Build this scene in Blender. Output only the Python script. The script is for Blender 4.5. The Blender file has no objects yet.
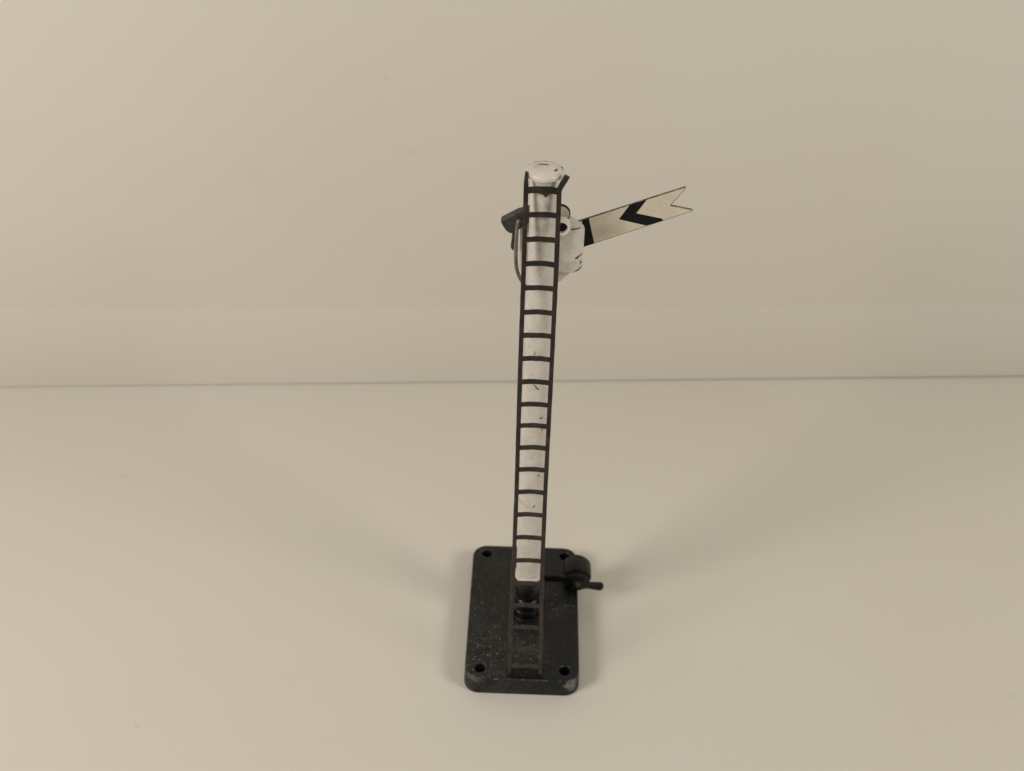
import bpy, bmesh, math, random
from mathutils import Vector, Matrix

# ---------------------------------------------------------------- scene basics
sc = bpy.context.scene
col = sc.collection
random.seed(4)
MM = 0.001
TOP = 4.4            # height of the top face of the base above the table, mm

# ---------------------------------------------------------------- node helpers
class NT:
    def __init__(s, name, rough=0.5, spec=0.5):
        s.m = bpy.data.materials.new(name); s.m.use_nodes = True
        s.t = s.m.node_tree; s.n = s.t.nodes; s.l = s.t.links
        s.b = s.n['Principled BSDF']
        s.b.inputs['Roughness'].default_value = rough
        s.b.inputs['Specular IOR Level'].default_value = spec
        tc = s.n.new('ShaderNodeTexCoord')
        mp = s.n.new('ShaderNodeMapping'); mp.inputs['Scale'].default_value = (1000,) * 3
        mp.inputs['Location'].default_value = (0, 0, -TOP)
        s.l.new(tc.outputs['Object'], mp.inputs['Vector'])
        s.co = mp.outputs['Vector']                      # model coordinates in mm, z = 0 on the base's top face
    def put(s, sock, v):
        if isinstance(v, bpy.types.NodeSocket): s.l.new(v, sock)
        elif isinstance(v, (tuple, list)) and len(v) == 3 and sock.type == 'RGBA': sock.default_value = (*v, 1)
        else: sock.default_value = v
    def math(s, op, a, b=0.0, c=0.0, clamp=False):
        n = s.n.new('ShaderNodeMath'); n.operation = op; n.use_clamp = clamp
        s.put(n.inputs[0], a); s.put(n.inputs[1], b)
        if len(n.inputs) > 2: s.put(n.inputs[2], c)
        return n.outputs[0]
    def noise(s, scale, detail=4, rough=0.6, off=(0, 0, 0), stretch=(1, 1, 1)):
        mp = s.n.new('ShaderNodeMapping'); mp.inputs['Location'].default_value = off
        mp.inputs['Scale'].default_value = stretch
        s.l.new(s.co, mp.inputs['Vector'])
        n = s.n.new('ShaderNodeTexNoise'); n.inputs['Scale'].default_value = scale
        n.inputs['Detail'].default_value = detail; n.inputs['Roughness'].default_value = rough
        s.l.new(mp.outputs[0], n.inputs['Vector'])
        return n.outputs['Fac']
    def ramp(s, v, lo, hi, a=0.0, b=1.0):
        n = s.n.new('ShaderNodeMapRange'); n.clamp = True; n.interpolation_type = 'SMOOTHSTEP'
        s.put(n.inputs[0], v)
        for i, k in enumerate((lo, hi, a, b)): n.inputs[i + 1].default_value = k
        return n.outputs[0]
    def mix(s, f, a, b):
        n = s.n.new('ShaderNodeMix'); n.data_type = 'RGBA'
        s.put(n.inputs[0], f); s.put(n.inputs[6], a); s.put(n.inputs[7], b)
        return n.outputs[2]
    def blob(s, c, r, ang=0.0, axis=1, edge=0.35, wob=0.5, ns=2.2):
        """soft edged irregular ellipse in model mm; axis is the ignored direction"""
        mp = s.n.new('ShaderNodeMapping'); mp.vector_type = 'TEXTURE'
        mp.inputs['Location'].default_value = c
        sca = list(r)
        if len(sca) == 2: sca.insert(axis, 1e4)
        mp.inputs['Scale'].default_value = sca
        rot = [0, 0, 0]; rot[axis] = math.radians(ang); mp.inputs['Rotation'].default_value = rot
        s.l.new(s.co, mp.inputs['Vector'])
        ln = s.n.new('ShaderNodeVectorMath'); ln.operation = 'LENGTH'
        s.l.new(mp.outputs[0], ln.inputs[0])
        d = s.math('MULTIPLY_ADD', s.math('SUBTRACT', s.noise(ns, 3, .6, c), 0.5), wob * 3, ln.outputs['Value'])
        return s.ramp(d, 1 - edge, 1 + edge, 1, 0)
    def mx(s, *v):
        r = v[0]
        for k in v[1:]: r = s.math('MAXIMUM', r, k)
        return r
    def xyz(s):
        n = s.n.new('ShaderNodeSeparateXYZ'); s.l.new(s.co, n.inputs[0]); return n.outputs
    def bump(s, h, dist, strength=0.5):
        n = s.n.new('ShaderNodeBump'); n.inputs['Strength'].default_value = strength
        n.inputs['Distance'].default_value = dist * MM
        s.l.new(h, n.inputs['Height']); s.l.new(n.outputs[0], s.b.inputs['Normal'])
    def out(s, c, rough=None):
        s.put(s.b.inputs['Base Color'], c)
        if rough is not None: s.put(s.b.inputs['Roughness'], rough)
        return s.m

def white_paint(name, blobs=(), stains_and_shade=(), base=(0.70, 0.64, 0.565), chip=0.70, mott=0.75, gloss=.30):
    """old hand-painted white enamel with chips down to dark metal"""
    t = NT(name, 0.42)
    c = t.mix(t.ramp(t.noise(0.35, 4), .38, .68, 0, mott), base, (0.57, 0.505, 0.44))
    c = t.mix(t.ramp(t.noise(0.22, 3, .6, (9, 4, 2)), .5, .7, 0, .55), c, (0.64, 0.52, 0.45))       # pinkish
    c = t.mix(t.ramp(t.noise(1.4, 4, .65, (3, 8, 1)), .57, .72, 0, .6), c, (0.36, 0.31, 0.25))        # grime
    for b in stains_and_shade: c = t.mix(t.math('MULTIPLY', t.blob(**b[0]), b[2]), c, b[1])
    k = t.ramp(t.noise(1.15, 5, .62, (5, 1, 7)), chip, chip + .03)
    for b in blobs: k = t.mx(k, t.blob(**b))
    c = t.mix(k, c, (0.028, 0.024, 0.022))
    h = t.math('SUBTRACT', t.math('MULTIPLY', t.noise(0.9, 5), 0.6), t.math('MULTIPLY', k, 0.5))
    t.bump(h, 0.12, 0.6)
    return t.out(c, t.ramp(t.noise(0.8, 3),   .3, .7, gloss, gloss + .2))

# ---------------------------------------------------------------- materials
# black enamel of the base: dusty, speckled, worn to bare metal at two corners
t = NT('worn black enamel', 0.4, 0.30)
vo = t.n.new('ShaderNodeTexVoronoi'); vo.inputs['Scale'].default_value = 1.7; t.l.new(t.co, vo.inputs['Vector'])
vo2 = t.n.new('ShaderNodeTexVoronoi'); vo2.inputs['Scale'].default_value = 3.6; t.l.new(t.co, vo2.inputs['Vector'])
x, y, z = t.xyz()
left = t.ramp(x, -9.0, 6.0, 1.0, 0.15)
front = t.ramp(y, -17, 9, 1.0, 0.35)
dens = t.math('MULTIPLY', t.math('MULTIPLY', left, front), t.ramp(t.noise(0.22, 3, .6), .30, .55))
dens = t.mx(dens, t.blob(c=(0.4, -10.5, 0), r=(4.5, 5), axis=2, edge=.6))
dens = t.mx(dens, t.math('MULTIPLY', t.blob(c=(6.5, 2.2, 0), r=(4.2, 3.2), axis=2, edge=.6), .8))
dot1 = t.math('MULTIPLY', t.ramp(vo.outputs['Distance'], .13, .27, 1, 0), t.ramp(vo.outputs['Color'], .36, .68))
dot2 = t.math('MULTIPLY', t.ramp(vo2.outputs['Distance'], .10, .34, 1, 0), t.ramp(vo2.outputs['Color'], .42, .7))
dots = t.math('MULTIPLY', t.math('ADD', dot1, t.math('MULTIPLY', dot2, .55), clamp=True), dens)
film = t.math('MULTIPLY', t.ramp(t.noise(0.5, 5, .7), .42, .72), .5)
c = t.mix(film, (0.0035, 0.0043, 0.0042), (0.0085, 0.0088, 0.0082))
c = t.mix(t.math('MULTIPLY', dens, .5), c, (0.018, 0.0172, 0.015))
dust = t.math('MULTIPLY', t.ramp(z, -.12, -.03), t.ramp(t.noise(0.16, 4, .6, (6, 2, 0)), .3, .7, .35, 1))
c = t.mix(dust, c, t.mix(.20, c, (0.020, 0.023, 0.0225)))
c = t.mix(t.math('MULTIPLY', dots, t.ramp(z, -.35, -.05, .12, 1)), c, t.mix(t.ramp(t.noise(0.9, 2, .5, (8, 8, 0)), .42, .58), (0.42, 0.39, 0.34), (0.22, 0.145, 0.09)))
c = t.mix(t.math('MULTIPLY', t.ramp(t.noise(1.6, 2, .5, (20, 3, 0)), .69, .72), t.math('MULTIPLY', dens, .7)), c, (0.13, 0.075, 0.045))
below = t.ramp(z, -.45, -.1, 1, .0)
c = t.mix(t.math('MULTIPLY', t.math('MULTIPLY', t.ramp(t.noise(2.6, 3, .6, (1, 4, 0)), .50, .62), dens), .6), c, (0.075, 0.069, 0.059))
bare = t.mx(t.math('MULTIPLY', below, t.blob(c=(9.6, 0, -1.2), r=(1.35, 1.5), ang=0, axis=1, edge=.2, wob=.8, ns=1.1)),
            t.math('MULTIPLY', t.blob(c=(-9.7, 0, -0.5), r=(1.6, .5), axis=1, edge=.4, wob=.9, ns=1.3), t.ramp(y, -15, -14, .5, 0)))
bare = t.math('MULTIPLY', bare, t.ramp(y, -16.9, -16.4, 1, 0))
rimz = t.ramp(t.math('ABSOLUTE', t.math('ADD', z, .12)), .02, .10, 1, 0)                     # rubbed top arris, with its edge highlight painted in
rub_highlight = t.math('MULTIPLY', rimz, t.ramp(t.noise(1.0, 5, .7, (2, 2, 2)), .50, .60, 0.1, .9))
bare = t.math('MULTIPLY', t.mx(bare, rub_highlight), t.ramp(t.noise(2.4, 4, .7), .33, .58, .25, 1))
c = t.mix(bare, c, (0.20, 0.20, 0.185))
t.bump(t.math('ADD', t.noise(1.4, 5, .65), dots), 0.10, 0.5)
M_BASE = t.out(c, t.ramp(t.noise(0.7, 4), .3, .7, .26, .50))

t = NT('dark rusty metal', 0.5, 0.4)
x, y, z = t.xyz()
c = t.mix(t.ramp(t.noise(0.5, 4, .65), .40, .66), (0.0125, 0.0100, 0.0092), (0.032, 0.0225, 0.019))
c = t.mix(t.math('MULTIPLY', t.ramp(z, 2, 48, 1, .12), t.ramp(t.noise(0.9, 4, .7, (4, 4, 4)), .34, .62)), c, (0.043, 0.031, 0.0235))
c = t.mix(t.ramp(t.noise(0.33, 3, .6, (1, 7, 3)), .60, .72, 0, .45), c, (0.085, 0.042, 0.026))
t.bump(t.noise(2.5, 4), 0.06, 0.5)
M_LADDER = t.out(c, t.ramp(t.noise(1.3, 3), .3, .7, .30, .52))

t = NT('blackened metal', 0.45, 0.22)
c = t.mix(t.ramp(t.noise(0.9, 4, .65), .4, .7), (0.004, 0.004, 0.004), (0.012, 0.011, 0.0095))
c = t.mix(t.ramp(t.noise(2.2, 3, .6, (3, 1, 2)), .62, .70, 0, .6), c, (0.085, 0.06, 0.045))
t.bump(t.noise(2.0, 4), 0.06, 0.5)
M_BLACK = t.out(c)

t = NT('glossy black paint', 0.28, 0.4)
c = t.mix(t.ramp(t.noise(1.5, 4, .7), .52, .68), (0.003, 0.003, 0.003), (0.022, 0.018, 0.014))
t.bump(t.noise(1.6, 4), 0.12, 0.6)
M_GLOSS = t.out(c)

t = NT('dull grey metal', 0.45, 0.5)
c = t.mix(t.ramp(t.noise(1.1, 4, .65), .35, .7), (0.022, 0.020, 0.018), (0.050, 0.045, 0.039))
t.bump(t.noise(2.0, 4), 0.05, 0.4)
M_GREY = t.out(c)

t = NT('worn lug metal', 0.40, 0.28)
c = t.mix(t.ramp(t.noise(0.55, 5, .7, (2, 6, 1)), .42, .68), (0.0045, 0.0045, 0.0042), (0.014, 0.012, 0.010))
c = t.mix(t.math('MULTIPLY', t.ramp(t.noise(1.5, 5, .75, (7, 2, 4)), .58, .68), .7), c, (0.11, 0.088, 0.066))
t.bump(t.noise(1.0, 5, .65), 0.35, 0.8)
M_LUG = t.out(c)

t = NT('tarnished wire', 0.32, 0.5); t.b.inputs['Metallic'].default_value = .55
c = t.mix(t.ramp(t.noise(0.8, 4, .65), .35, .7), (0.27, 0.25, 0.22), (0.13, 0.115, 0.10))
M_WIRE = t.out(c)

t = NT('rusty pin', 0.5)
M_PIN = t.out(t.mix(t.ramp(t.noise(1.5, 4), .35, .65), (0.025, 0.017, 0.013), (0.085, 0.046, 0.032)))

M_POST = white_paint('aged white paint', [
    dict(c=(0.35, 0, 59.3), r=(.34, .12), ang=30, edge=.4), dict(c=(.8, 0, 58.7), r=(.42, .14), ang=40, edge=.4), dict(c=(.15, 0, 66.0), r=(.1, .2)),
    dict(c=(1.7, 0, 52.0), r=(.30, .15), ang=-20), dict(c=(2.0, 0, 49.4), r=(.12, .28), ang=20),
    dict(c=(1.72, 0, 38.6), r=(.13, .32), ang=25), dict(c=(1.1, 0, 31.0), r=(.15, .34), ang=20),
    dict(c=(1.5, 0, 10.5), r=(1.3, .14), ang=-5, edge=.4)],
    [(dict(c=(-1.5, 0, 31.2), r=(.6, .45)), (.45, .28, .15), .6), (dict(c=(.9, 0, 66), r=(.7, 1.3)), (.55, .49, .41), .4),
     (dict(c=(.5, 0, 79), r=(.9, .8)), (.55, .49, .41), .4), (dict(c=(.4, 0, 83), r=(.8, .8)), (.55, .49, .41), .4),
     (dict(c=(1.3, 0, 94.0), r=(.35, 2.2), ang=-30), (.42, .38, .32), .5)], chip=.76)  # last entry: diagonal shadow streak below the ladder lug, painted into the colour
M_CAP = white_paint('chipped white paint of the cap', [
    dict(c=(0.40, 0.75, 0), r=(.95, .27), ang=-6, axis=2, edge=.3), dict(c=(-.1, .85, 0), r=(.35, .22), axis=2),
    dict(c=(2.3, -0.75, 0), r=(.5, .2), ang=55, axis=2, edge=.3), dict(c=(1.0, 2.55, 0), r=(.85, .28), ang=-14, axis=2),
    dict(c=(-.8, 2.4, 0), r=(.5, .28), ang=30, axis=2), dict(c=(-1.95, 1.4, 0), r=(.2, .3), axis=2), dict(c=(3.3, .6, 0), r=(.2, .4), axis=2)],
    [(dict(c=(0.2, -.3, 0), r=(1.2, 1.1), axis=2, edge=.8, wob=1.2), (.60, .42, .36), .5), (dict(c=(-.8, .2, 0), r=(.5, .6), axis=2, edge=.7, wob=1.0), (.5, .36, .22), .55)], chip=.74, gloss=.16)
M_HOUSING = white_paint('chipped white paint of the bracket', [
    dict(c=(6.75, 0, 83.55), r=(.60, .15), ang=-16, edge=.35, wob=.35), dict(c=(6.3, 0, 83.3), r=(.26, .18), edge=.35),
    dict(c=(7.05, 0, 82.2), r=(.14, .38), edge=.4), dict(c=(6.1, .55, 88.76), r=(1.25, .6, .12), ang=-5, edge=.45, wob=.35, ns=1.5),
    dict(c=(6.7, 0, 80.95), r=(.8, .16), ang=-22, edge=.5, wob=.5)],
    [(dict(c=(5.0, 0, 86.5), r=(.7, 2.8)), (.50, .46, .39), .4), (dict(c=(5.4, 0, 82), r=(.8, 1)), (.48, .43, .36), .4)],
    chip=.73)

t = NT('aged cream paint', 0.38)
c = t.mix(t.ramp(t.noise(0.3, 4), .35, .7), (0.63, 0.56, 0.43), (0.57, 0.50, 0.37))
c = t.mix(t.ramp(t.noise(1.8, 4, .65, (2, 0, 5)), .66, .72, 0, .7), c, (0.28, 0.19, 0.10))
c = t.mix(t.math('MULTIPLY', t.blob(c=(11.3, 0, 86.7), r=(2.2, 1.2), ang=-18, edge=.8), .45), c, (0.34, 0.29, 0.2))
t.bump(t.noise(1.1, 4), 0.04, 0.4)
M_CREAM = t.out(c)

def paper(name, seed, specks=()):
    t = NT(name, 0.75, 0.25)
    c = t.mix(t.ramp(t.noise(0.010, 3, .5, (seed, 0, 0)), .35, .7), (0.69, 0.64, 0.56), (0.675, 0.622, 0.537))
    c = t.mix(t.ramp(t.noise(0.075, 4, .6, (seed, 5, 2)), .66, .80, 0, .10), c, (0.55, 0.48, 0.40))
    for b in specks: c = t.mix(t.math('MULTIPLY', t.blob(**b), .14), c, (0.40, 0.34, 0.28))
    t.bump(t.noise(0.03, 5, .55, (seed, 1, 1)), 0.6, 0.25)
    return t.out(c)
M_TABLE = paper('off white card table', 57, [dict(c=(-94.1, 40.8, 0), r=(1.3, .5), axis=2), dict(c=(-71.9, -28.1, 0), r=(.5, .8), axis=2), dict(c=(96, -13.5, 0), r=(.25, 2.0), ang=35, axis=2)])
M_WALL = paper('off white card wall', 31, [dict(c=(-29, 0, 61.1), r=(.9, .55), axis=1), dict(c=(-33.8, 0, 78.6), r=(.7, .4), axis=1)])

# ---------------------------------------------------------------- mesh helpers (all input in mm, z = 0 on the base's top)
def link(name, bm, mats, parent=None, smooth=35):
    me = bpy.data.meshes.new(name)
    bmesh.ops.recalc_face_normals(bm, faces=bm.faces)
    bmesh.ops.transform(bm, matrix=Matrix.Scale(MM, 4) @ Matrix.Translation((0, 0, TOP)), verts=bm.verts)
    bm.to_mesh(me); bm.free()
    for m in (mats if isinstance(mats, (list, tuple)) else [mats]): me.materials.append(m)
    if smooth:
        me.polygons.foreach_set('use_smooth', [True] * len(me.polygons))
        me.set_sharp_from_angle(angle=math.radians(smooth))
    o = bpy.data.objects.new(name, me); col.objects.link(o)
    if parent: o.parent = parent
    return o

def plate(bm, loops, lo, hi, bevel=0.0, axis='z', mat=0, res=2):
    """outline (first loop) with holes (others), thick from lo to hi along axis, edges rounded"""
    cu = bpy.data.curves.new('outline', 'CURVE'); cu.dimensions = '2D'; cu.fill_mode = 'BOTH'
    for lp in loops:
        s = cu.splines.new('POLY'); s.points.add(len(lp) - 1); s.use_cyclic_u = True
        for p, q in zip(s.points, lp): p.co = (q[0], q[1], 0, 1)
    cu.extrude = max((hi - lo) / 2 - bevel, 0); cu.bevel_depth = bevel; cu.offset = -bevel; cu.bevel_resolution = res
    ob = bpy.data.objects.new('outline', cu); col.objects.link(ob)
    dg = bpy.context.evaluated_depsgraph_get(); dg.update()
    me = bpy.data.meshes.new_from_object(ob.evaluated_get(dg))
    bpy.data.objects.remove(ob); bpy.data.curves.remove(cu)
    mid = (lo + hi) / 2
    if axis == 'z': M = Matrix.Translation((0, 0, mid))
    else: M = Matrix(((1, 0, 0, 0), (0, 0, -1, mid), (0, 1, 0, 0), (0, 0, 0, 1)))   # (x, z) drawing standing up, thick along y
    me.transform(M)
    n0 = len(bm.faces); bm.from_mesh(me); bpy.data.meshes.remove(me)
    bm.faces.ensure_lookup_table()
    for f in bm.faces[n0:]: f.material_index = mat
    bmesh.ops.remove_doubles(bm, verts=bm.verts, dist=1e-5)

def rrect(x0, y0, x1, y1, r, n=8):
    pts = []
    for cx, cy, a in ((x1 - r, y1 - r, 0), (x0 + r, y1 - r, 90), (x0 + r, y0 + r, 180), (x1 - r, y0 + r, 270)):
        for i in range(n + 1):
            g = math.radians(a + 90 * i / n); pts.append((cx + r * math.cos(g), cy + r * math.sin(g)))
    return pts

def circ(cx, cy, r, n=24, sy=1.0):
    return [(cx + r * math.cos(2 * math.pi * i / n), cy + sy * r * math.sin(2 * math.pi * i / n)) for i in range(n)]

def lathe(bm, prof, c=(0, 0, 0), axis='z', n=40, mat=0):
    rings = []
    for r, h in prof:
        ring = []
        for i in range(n):
            a = 2 * math.pi * i / n
            u, v = r * math.cos(a), r * math.sin(a)
            p = (u, v, h) if axis == 'z' else (u, h, v)
            ring.append(bm.verts.new((p[0] + c[0], p[1] + c[1], p[2] + c[2])))
        rings.append(ring)
    for a, b in zip(rings, rings[1:]):
        for i in range(n):
            f = bm.faces.new((a[i], a[(i + 1) % n], b[(i + 1) % n], b[i])); f.material_index = mat
    for rg in (rings[0], rings[-1]):
        f = bm.faces.new(rg); f.material_index = mat

def tube(bm, pts, r, n=10, mat=0, flat=1.0):
    pts = [Vector(p) for p in pts]
    rings = []; up = None
    for i, p in enumerate(pts):
        d = (pts[min(i + 1, len(pts) - 1)] - pts[max(i - 1, 0)]).normalized()
        if up is None:
            up = Vector((0, 1, 0)) if abs(d.y) < .9 else Vector((0, 0, 1))
        s = d.cross(up).normalized(); up = s.cross(d).normalized()
        rr = r[i] if isinstance(r, (list, tuple)) else r
        rings.append([bm.verts.new(p + s * rr * math.cos(2 * math.pi * k / n) + up * rr * flat * math.sin(2 * math.pi * k / n)) for k in range(n)])
    for a, b in zip(rings, rings[1:]):
        for i in range(n):
            f = bm.faces.new((a[i], a[(i + 1) % n], b[(i + 1) % n], b[i])); f.material_index = mat
    for rg in (rings[0], rings[-1]):
        bm.faces.new(rg).material_index = mat

def spline(pts, k=8):
    """Catmull-Rom through pts"""
    P = [Vector(p) for p in pts]; P = [2 * P[0] - P[1]] + P + [2 * P[-1] - P[-2]]
    o = []
    for i in range(1, len(P) - 2):
        a, b, c, d = P[i - 1:i + 3]
        for j in range(k):
            t = j / k
            o.append(0.5 * ((2 * b) + (c - a) * t + (2 * a - 5 * b + 4 * c - d) * t * t + (3 * b - a - 3 * c + d) * t ** 3))
    o.append(P[-2]); return o

def sweep_bar(bm, pts, w, d, side=Vector((1, 0, 0)), mat=0, chamfer=.12, jit=0.0):
    """rectangular bar with chamfered corners along pts; w across `side`, d the other way"""
    pts = [Vector(p) for p in pts]; rings = []
    for i, p in enumerate(pts):
        t = (pts[min(i + 1, len(pts) - 1)] - pts[max(i - 1, 0)]).normalized()
        s = (side - t * side.dot(t)).normalized(); u = s.cross(t).normalized()
        ww = (w[i] if isinstance(w, list) else w) / 2 * (1 + random.uniform(-jit, jit)); dd = d / 2; c = chamfer
        prof = ((ww - c, dd), (ww, dd - c), (ww, c - dd), (ww - c, -dd), (c - ww, -dd), (-ww, c - dd), (-ww, dd - c), (c - ww, dd))
        rings.append([bm.verts.new(p + s * a + u * b) for a, b in prof])
    for a, b in zip(rings, rings[1:]):
        for i in range(8):
            bm.faces.new((a[i], a[(i + 1) % 8], b[(i + 1) % 8], b[i])).material_index = mat
    for rg in (rings[0], rings[-1]): bm.faces.new(rg).material_index = mat

# ---------------------------------------------------------------- the setting: card table and card wall
bm = bmesh.new()
v = [bm.verts.new(p) for p in ((-900, -900, -TOP), (900, -900, -TOP), (900, 400, -TOP), (-900, 400, -TOP))]
bm.faces.new(v)
tb = link('table', bm, M_TABLE); tb['kind'] = 'structure'

# the wall stands just behind, its lower edge lifting a hair off the table to the right, with a faint fold 29 mm up
bm = bmesh.new()
prof = [(40, .05), (0.55, .05), (0.26, .14), (.08, .40), (0, .85), (-.02, 23.0), (0.035, 23.35), (0.045, 23.6), (0.03, 23.9), (3.0, 420), (40, 420)]
rows = []
for i in range(9):
    X = -900 + 225 * i
    lift = 0.0
    row = []
    for (dy, hz) in prof:
        if hz < 1 and dy < 30: k_ = .35 + .65 * min(max((X + 150) / 300, 0), 1); dy *= k_; hz *= k_
        yy = 82.0 + 0.0717 * X + dy; g = (0.02 + max(min(X, 150) + 150, 0) * .0011) if hz < 1 else (-.0050 * X if hz < 30 else 0)
        row.append(bm.verts.new((X, yy, hz - TOP + g)))
    rows.append(row)
for a, b in zip(rows, rows[1:]):
    for i in range(len(prof)):
        bm.faces.new((a[i], a[(i + 1) % len(prof)], b[(i + 1) % len(prof)], b[i]))
bm.faces.new(rows[0]); bm.faces.new(rows[-1])
wl = link('back_wall', bm, M_WALL, smooth=12); wl['kind'] = 'structure'

# ---------------------------------------------------------------- the model signal
root = bpy.data.objects.new('model_railway_signal', None); col.objects.link(root)
root.empty_display_size = .01
root['label'] = 'old model railway signal with white post, dark ladder and raised cream arm'
root['category'] = 'model signal'

HW, HD = 11.0, 17.57
# base plate with four screw holes
bm = bmesh.new()
plate(bm, [rrect(-HW - .12, -HD - .05, HW + .05, HD + .5, 3.0),
           circ(-8.15, 15.75, 1.1), circ(8.4, 15.6, 1.1), circ(-8.15, -14.95, 1.1), circ(8.2, -15.0, 1.1)], -TOP + .02, 0, .28, 'z', res=3)
for w in bm.verts:                                                       # casting draft: the foot is a little wider
    if w.co.z < -1.2 and (abs(w.co.x) > 10 or abs(w.co.y) > 16.8):
        w.co.x *= 1.014; w.co.y *= 1.006
base = link('base', bm, M_BASE, root)
# the dark blind floor inside each hole
for hx, hy in ((-8.15, 15.75), (8.4, 15.6), (-8.15, -14.95), (8.2, -15.0)):
    bm = bmesh.new(); lathe(bm, [(1.06, -4.3), (1.06, -2.6)], (hx, hy, 0), n=20)
    link('screw_hole', bm, M_BLACK, base)
# black socket that carries the post
bm = bmesh.new()
lathe(bm, [(3.35, -.1), (3.35, .35), (3.2, .55), (2.85, .6), (2.8, 1.2), (3.0, 1.35), (3.0, 1.95), (2.85, 2.15), (2.45, 2.25), (2.38, 3.9), (2.62, 4.1), (2.62, 4.7), (2.4, 4.95), (2.36, 10.3), (2.2, 10.6)], (.63, 0, 0))
sock = link('post_socket', bm, M_GLOSS, root)
# foot bar where the ladder is let into the base
bm = bmesh.new()
plate(bm, [rrect(-2.95, -17.1, 4.0, -14.6, .3, 3)], -.2, .42, .12, 'z')
link('ladder_foot', bm, M_BLACK, base)

# post, tapering, with its collar and its cap
bm = bmesh.new()
zs = 10.9
prof = [(2.2, 10.4), (2.55, 10.42), (2.70, 10.55), (2.70, 11.05), (2.6, 11.3), (2.32, 11.38), (2.32, 11.62), (2.42, 11.75)]
prof += [(2.42 + (2.14 - 2.42) * i / 40, 11.75 + (96.0 - 11.75) * i / 40) for i in range(1, 41)]
prof += [(2.12, 97.9), (1.7, 98.3)]
lathe(bm, prof, (.63, 0, 0), n=48)
post = link('post', bm, M_POST, root)
bm = bmesh.new()
lathe(bm, [(1.75, 97.6), (2.16, 97.8), (2.20, 98.40), (2.80, 98.46), (2.93, 98.58), (2.96, 98.85), (2.95, 99.1), (2.88, 99.28), (2.72, 99.4), (2.2, 99.56), (1.5, 99.7), (.8, 99.79), (.25, 99.82)], (.58, 0, 0), n=48)
for w in bm.verts:                                                       # hand-painted, slightly lumpy
    a = math.atan2(w.co.y, w.co.x - .63); k = 1 + .012 * math.sin(3 * a + 1) + .008 * math.sin(7 * a)
    w.co.x = .63 + (w.co.x - .63) * k; w.co.y *= k
link('cap', bm, M_CAP, post)

# ladder leaning from the front edge of the base to the post
yb, yt, zt = -HD + 1.2, -2.9, 94.53
L0 = Vector((0, yb, 0)); LD = Vector((0, yt - yb, zt)); LL = LD.length; LD = LD.normalized()
def lad(x, s): return (Vector((x, 0, 0)) + L0 + LD * s)
LN = Vector((1, 0, 0)).cross(LD).normalized()
ladder = bpy.data.objects.new('ladder', None); col.objects.link(ladder); ladder.parent = root; ladder.empty_display_size = .01
KL = [(98.3, -2.56), (85.8, -2.52), (68.8, -2.58), (42.4, -2.54), (27.3, -2.64), (16.8, -2.78), (0.3, -2.80)]
KR = [(98.3, 3.27), (85.8, 3.36), (68.8, 3.34), (42.4, 3.25), (27.3, 3.32), (16.8, 3.50), (0.3, 3.88)]
def at(K, s):
    for (a, xa), (b, xb) in zip(K, K[1:]):
        if s >= b: return xb + (xa - xb) * (s - b) / (a - b)
    return K[-1][1]
RW = .76
def rail(K, sgn, top, wt):
    bm = bmesh.new()
    pts = [lad(at(K, s) - sgn * RW / 2, s) for s in [i * 98.0 / 60 for i in range(61)]]
    sweep_bar(bm, pts + top, [RW] * len(pts) + wt, .62, jit=.05)
    return link('rail', bm, M_LADDER, ladder)
tl = lad(-2.56 + RW / 2, 98.0)
rail(KL, -1, [tl + LD * 1.0 + Vector((0, .1, 0)), tl + LD * 1.8 + Vector((-.01, .4, 0)), tl + LD * 2.5 + Vector((-.02, .9, 0))], [.74, .58, .36])
tr = lad(3.27 - RW / 2, 98.0)
rail(KR, 1, [tr + Vector((.10, .05, .5)), tr + Vector((.42, .15, 1.15)), tr + Vector((.85, .3, 1.95)), tr + Vector((1.12, .4, 2.45))], [RW, .85, .9, .9])
rungs = [98.05, 94.02, 89.94, 85.84, 81.65, 77.38, 73.18, 68.91, 64.55, 60.2, 56.04, 51.64, 47.15, 42.45, 37.6, 32.59, 27.46, 22.21, 17.01, 11.72, 6.4, 2.1]
for i, s in enumerate(rungs):
    bm = bmesh.new()
    xa, xb = at(KL, s) + RW * .6, at(KR, s) - RW * .6
    h = .82 if i else 1.0
    pts = [lad(xa + (xb - xa) * k / 6, s + .20 * (1 - ((k - 3) / 3) ** 2) - .08 + random.uniform(-.03, .03)) for k in range(7)]
    sweep_bar(bm, pts, h, .5, side=LD, jit=.05)
    link('rung', bm, M_LADDER, ladder)
# the small lug that ties the top rung to the post
bm = bmesh.new()
plate(bm, [[(-1.0, 97.3), (2.3, 97.3), (2.0, 96.75), (1.35, 96.45), (.85, 95.85), (.45, 96.35), (-.45, 96.65)]], -2.75, -1.75, .08, 'y')
link('ladder_lug', bm, M_LADDER, ladder)

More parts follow.
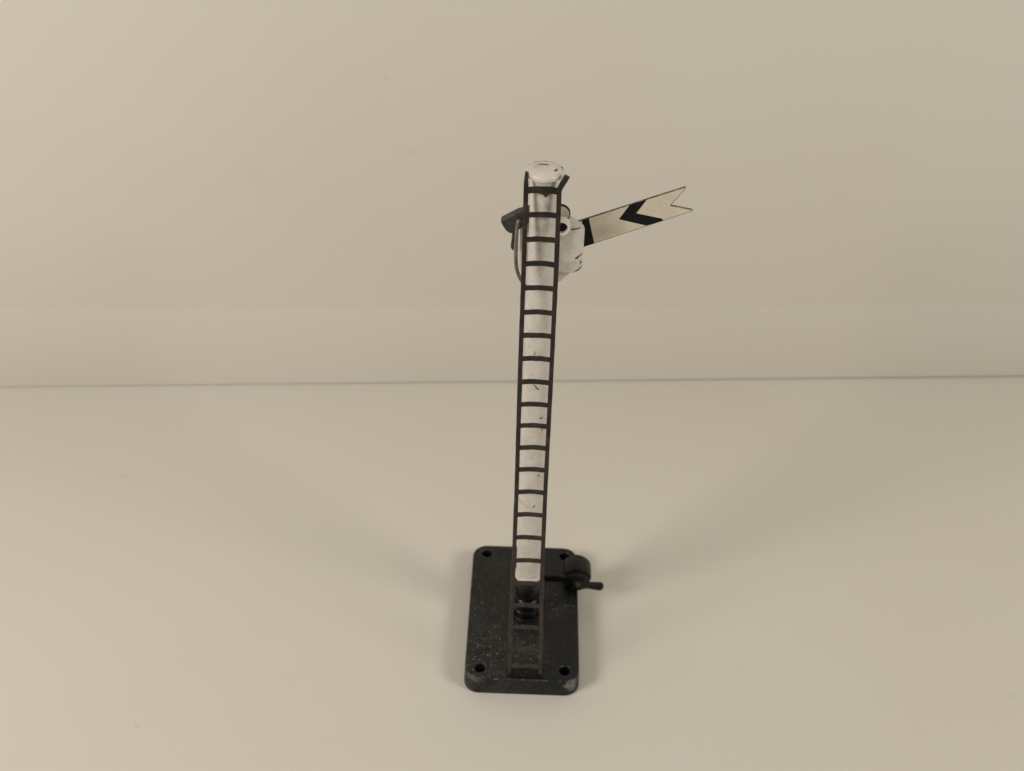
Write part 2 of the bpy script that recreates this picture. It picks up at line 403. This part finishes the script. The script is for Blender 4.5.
# bracket (spectacle housing) on the far side and right of the post
bm = bmesh.new()
plan = [(1.0, .35), (4.9, .35)]
plan += [(4.9 + 2.5 * math.sin(a), 2.15 - 1.8 * math.cos(a)) for a in [math.radians(10 * k) for k in range(1, 19)]] + [(1.0, 3.95)]
N = len(plan); lv = [80.5, 80.75, 82.6, 84.6, 86.6, 88.5, 88.85]
rings = []
for j, zz in enumerate(lv):
    ring = []
    for (px, py) in plan:
        k = 1.0
        if j == 0: px, py = 3 + (px - 3) * .965, 2.15 + (py - 2.15) * .88
        if j == len(lv) - 1: px, py = 3 + (px - 3) * .97, 2.15 + (py - 2.15) * .94
        z_ = zz
        if j <= 1 and px > 5.5: z_ += (px - 5.5) ** 2 * .06
        if j >= 5: z_ += (max(0, 5.9 - px) * .30 if py > 1.5 else -max(0, 6.2 - px) * .08) + .10 * math.sin(px * 3.1 + py) - (max(0, px - 5.6) * .35 if py > 1.5 else -.15)
        ring.append(bm.verts.new((px, py, z_)))
    rings.append(ring)
for a, b in zip(rings, rings[1:]):
    for i in range(N): bm.faces.new((a[i], a[(i + 1) % N], b[(i + 1) % N], b[i]))
bm.faces.new(rings[0]); bm.faces.new(rings[-1])
plate(bm, [[(-2.95, 80.0), (1.2, 79.7), (1.2, 88.6), (-2.95, 88.2)]], 2.75, 3.9, .15, 'y')       # left wing behind the post
plate(bm, [[(3.9, 78.0), (6.4, 80.8), (1.5, 80.8), (1.5, 76.6)]], 1.8, 2.5, .08, 'y')              # gusset underneath
brk = link('arm_bracket', bm, M_HOUSING, root)
# tubular pivot boss facing the viewer
bm = bmesh.new()
c0 = (3.60, 0, 89.45)
n = 28
rr = [(1.42, .6), (1.42, -.55), (1.32, -.72), (1.06, -.72), (.96, -.60), (.96, .55)]
rings = [[bm.verts.new((c0[0] + r * math.cos(2 * math.pi * i / n), yy, c0[2] + r * math.sin(2 * math.pi * i / n))) for i in range(n)] for r, yy in rr]
for a, b in zip(rings, rings[1:]):
    for i in range(n): bm.faces.new((a[i], a[(i + 1) % n], b[(i + 1) % n], b[i]))
boss = link('pivot_boss', bm, M_HOUSING, brk)
bm = bmesh.new(); lathe(bm, [(.95, .1), (.95, .5)], c0, 'y', 20); link('pivot_pin', bm, M_BLACK, boss)
# round ear above it, white with a dark worn rim
bm = bmesh.new()
lathe(bm, [(1.55, 1.9), (1.62, 2.0), (1.62, 2.35), (1.5, 2.45)], (3.35, 0, 90.55), 'y', 32, 1)
lathe(bm, [(1.42, 1.84), (1.44, 1.95)], (3.35, 0, 90.55), 'y', 32, 0)
link('pivot_ear', bm, [M_HOUSING, M_BLACK], brk)

# the arm: cream back with a black stripe and a black chevron, fishtail end
AY = 4.0
out = [(2.2, 86.6), (2.2, 82.1), (7.75, 83.45), (24.25, 90.62), (24.52, 90.83), (24.40, 90.98), (20.94, 91.62), (22.98, 94.62), (22.98, 94.88), (22.74, 94.96), (7.2, 88.55)]
out = [(2.5, 86.7), (2.9, 81.45), (7.75, 83.5), (24.2, 90.55), (24.50, 90.78), (24.40, 90.98), (20.94, 91.60), (22.95, 94.62), (22.96, 94.86), (22.74, 94.93), (7.1, 88.50)]
bm = bmesh.new()
plate(bm, [out], AY, AY + .34, .05, 'y', mat=1, res=1)
def inset(poly, d):
    n = len(poly); o = []
    for i in range(n):
        a, b, c = Vector(poly[i - 1]), Vector(poly[i]), Vector(poly[(i + 1) % n])
        e1 = (b - a).normalized(); e2 = (c - b).normalized()
        n1 = Vector((-e1.y, e1.x)); n2 = Vector((-e2.y, e2.x)); bis = (n1 + n2)
        k = d / max(bis.dot(n1), .35)
        o.append(tuple(b + bis * k))
    return o
def film(poly, y0, th, mat):
    plate(bm, [poly], y0 - th, y0, 0, 'y', mat=mat)
film(inset(out, .13), AY, .02, 0)
film(inset(out, .13), AY + .36, .02, 0)
film([(7.0, 88.40), (8.03, 88.80), (9.20, 84.16), (7.2, 83.38)], AY - .02, .015, 2)
film([(14.40, 91.50), (17.05, 92.58), (15.55, 89.98), (19.72, 89.18), (19.95, 88.86), (19.25, 88.56), (17.35, 87.80), (12.85, 88.80)], AY - .02, .015, 2)
t = NT('black enamel paint', 0.45, 0.12); M_INK = t.out(t.mix(t.ramp(t.noise(1.5, 4), .4, .7), (0.007, 0.007, 0.008), (0.016, 0.015, 0.015)))
t = NT('bare dark edge', 0.5); M_EDGE = t.out(t.mix(t.ramp(t.noise(1.2, 4, .7), .4, .62), (0.05, 0.042, 0.032), (0.24, 0.20, 0.145)))
arm = link('signal_arm', bm, [M_CREAM, M_EDGE, M_INK], root, smooth=20)

# balance weight and its prong on the left
bm = bmesh.new()
ax = Vector((.845, .535)); pr = Vector((-.535, .845)); e0 = Vector((-5.25, 88.05))
def q(u, w): p = e0 + ax * u + pr * w; return (p.x, p.y)
plate(bm, [[q(.0, -1.1), q(.25, -1.32), q(2.6, -1.35), q(5.2, -.9), q(5.4, 1.0), q(3.2, 1.53), q(.15, 1.53), q(-.1, 1.3), q(-.22, .4), q(-.2, -.5)]], 1.25, 2.7, .22, 'y', res=3)
wt = link('balance_weight', bm, M_GREY, root)
bm = bmesh.new()
tube(bm, spline([(-3.95, 1.9, 87.2), (-4.0, 1.8, 85.8), (-4.12, 1.75, 84.6), (-3.98, 1.75, 83.75)], 6), [.27] * 12 + [.27, .3, .3, .26, .2, .14, .1], 10)
link('prong', bm, M_GREY, wt)
# operating wire hooked through the weight, passing down behind the post to the crank
bm = bmesh.new()
tube(bm, spline([(-3.0, 1.6, 89.2), (-3.1, .95, 89.75), (-3.3, .62, 89.55), (-3.42, .6, 88.6), (-3.5, .7, 85.5), (-3.46, .9, 82.3), (-3.22, 1.2, 80.2),
                 (-2.5, 1.9, 77.9), (-1.2, 2.7, 75.3), (.3, 3.1, 71.5), (1.0, 3.15, 64), (1.6, 3.4, 40), (2.6, 4.2, 16), (3.3, 5.2, 6), (3.5, 5.6, 3.4)], 8), .31, 10)
link('operating_wire', bm, M_WIRE, root)

# crank: bearing lug on the right edge of the base, hub, flat inner arm, outer handle
bm = bmesh.new()
lathe(bm, [(2.5, 6.35), (2.78, 6.5), (2.9, 6.8), (2.9, 10.3), (2.75, 10.6), (2.4, 10.75)], (10.75, 0, 2.85), 'y', 36)
plate(bm, [rrect(8.2, 6.5, 12.6, 10.6, .6, 4)], -.3, 3.5, .35, 'z')
for w in bm.verts:                                                       # rough casting
    w.co += Vector((math.sin(w.co.y * 2.1 + w.co.z * 1.7), math.sin(w.co.x * 1.9 + 1), math.sin(w.co.x * 2.3 + w.co.y * 1.3))) * .045
lug = link('bearing_lug', bm, M_LUG, root)
crank = bpy.data.objects.new('crank', None); col.objects.link(crank); crank.parent = root; crank.empty_display_size = .005
bm = bmesh.new()
lathe(bm, [(1.8, 6.5), (2.35, 6.4), (2.4, 5.7), (2.2, 5.35), (1.3, 5.3), (1.25, 5.1), (.9, 5.0)], (10.75, 0, 2.75), 'y', 30)
link('hub', bm, M_LUG, crank)
bm = bmesh.new()
tube(bm, spline([(10.9, 5.85, 2.5), (12.4, 5.85, 2.0), (13.3, 5.85, 1.75), (14.4, 5.85, 1.62), (15.6, 5.85, 1.5), (16.05, 5.85, 1.47), (16.3, 5.85, 1.45)], 4),
     [1.7, 1.6, 1.5, 1.4, 1.3, 1.2, 1.1, 1.02, .96, .93, .94, .97, 1.0, 1.03, 1.06, 1.09, 1.10, 1.08, 1.03, .96, .86, .76, .62, .46, .25], 14, flat=.6)
link('handle', bm, M_LUG, crank)
bm = bmesh.new()
plate(bm, [rrect(2.7, 2.7, 10.2, 4.3, .7, 5)], 5.5, 6.2, .12, 'y')
link('inner_arm', bm, M_BLACK, crank)
bm = bmesh.new(); lathe(bm, [(.72, 5.1), (.66, 4.8), (.4, 4.65)], (10.75, 0, 2.85), 'y', 20); link('pin', bm, M_PIN, crank)

# ---------------------------------------------------------------- light: two soft lamps in front of the model, left and right, plus an added front fill and room light
def lamp(name, loc, target, size, power, color):
    l = bpy.data.lights.new(name, 'AREA'); l.shape = 'DISK'; l.size = size; l.energy = power; l.color = color
    o = bpy.data.objects.new(name, l); col.objects.link(o)
    o.location = loc
    o.rotation_euler = (Vector(target) - Vector(loc)).to_track_quat('-Z', 'Y').to_euler()
    return o
lamp('lamp_left', (-.28, -.195, .26), (0, .02, .03),   .14, 0.84, (1.0, .968, .918))
lamp('lamp_right', (.31, -.165, .29), (0, .02, .03), .14, 0.61, (1.0, .985, .915))
lamp('fill_front', (.01, -.34, .40), (0, 0, .04), .30, 0.11, (1.0, .975, .92))  # weak fill, added to even out the shading on the post
w = bpy.data.worlds.new('World'); sc.world = w; w.use_nodes = True
bg = w.node_tree.nodes['Background']; bg.inputs[0].default_value = (1.0, .975, .92, 1); bg.inputs[1].default_value = .14

# ---------------------------------------------------------------- camera
cam = bpy.data.cameras.new('Camera'); co = bpy.data.objects.new('Camera', cam); col.objects.link(co)
C = Vector((-1.4365983849, -165.517622257, 184.8099664 + TOP)) * MM
R = Vector((0.99938065688, 0.0286208240674, 0.0204731792)); U = Vector((-0.033677384, 0.609184151, 0.792313387)); B = Vector((0.0102047257, -0.792512156, 0.609769732))
co.matrix_world = Matrix(((R.x, U.x, B.x, C.x), (R.y, U.y, B.y, C.y), (R.z, U.z, B.z, C.z), (0, 0, 0, 1)))
cam.sensor_width = 36; cam.lens = 1200 / 1024 * 36; cam.clip_start = .01; cam.clip_end = 10
cam.dof.use_dof = True; cam.dof.focus_distance = .190; cam.dof.aperture_fstop = 36
sc.camera = co

sc.view_settings.view_transform = 'Standard'; sc.view_settings.look = 'None'
sc.view_settings.exposure = 0; sc.view_settings.gamma = 1
try:
    sc.cycles.use_denoising = True; sc.cycles.denoiser = 'OPENIMAGEDENOISE'
except Exception: pass
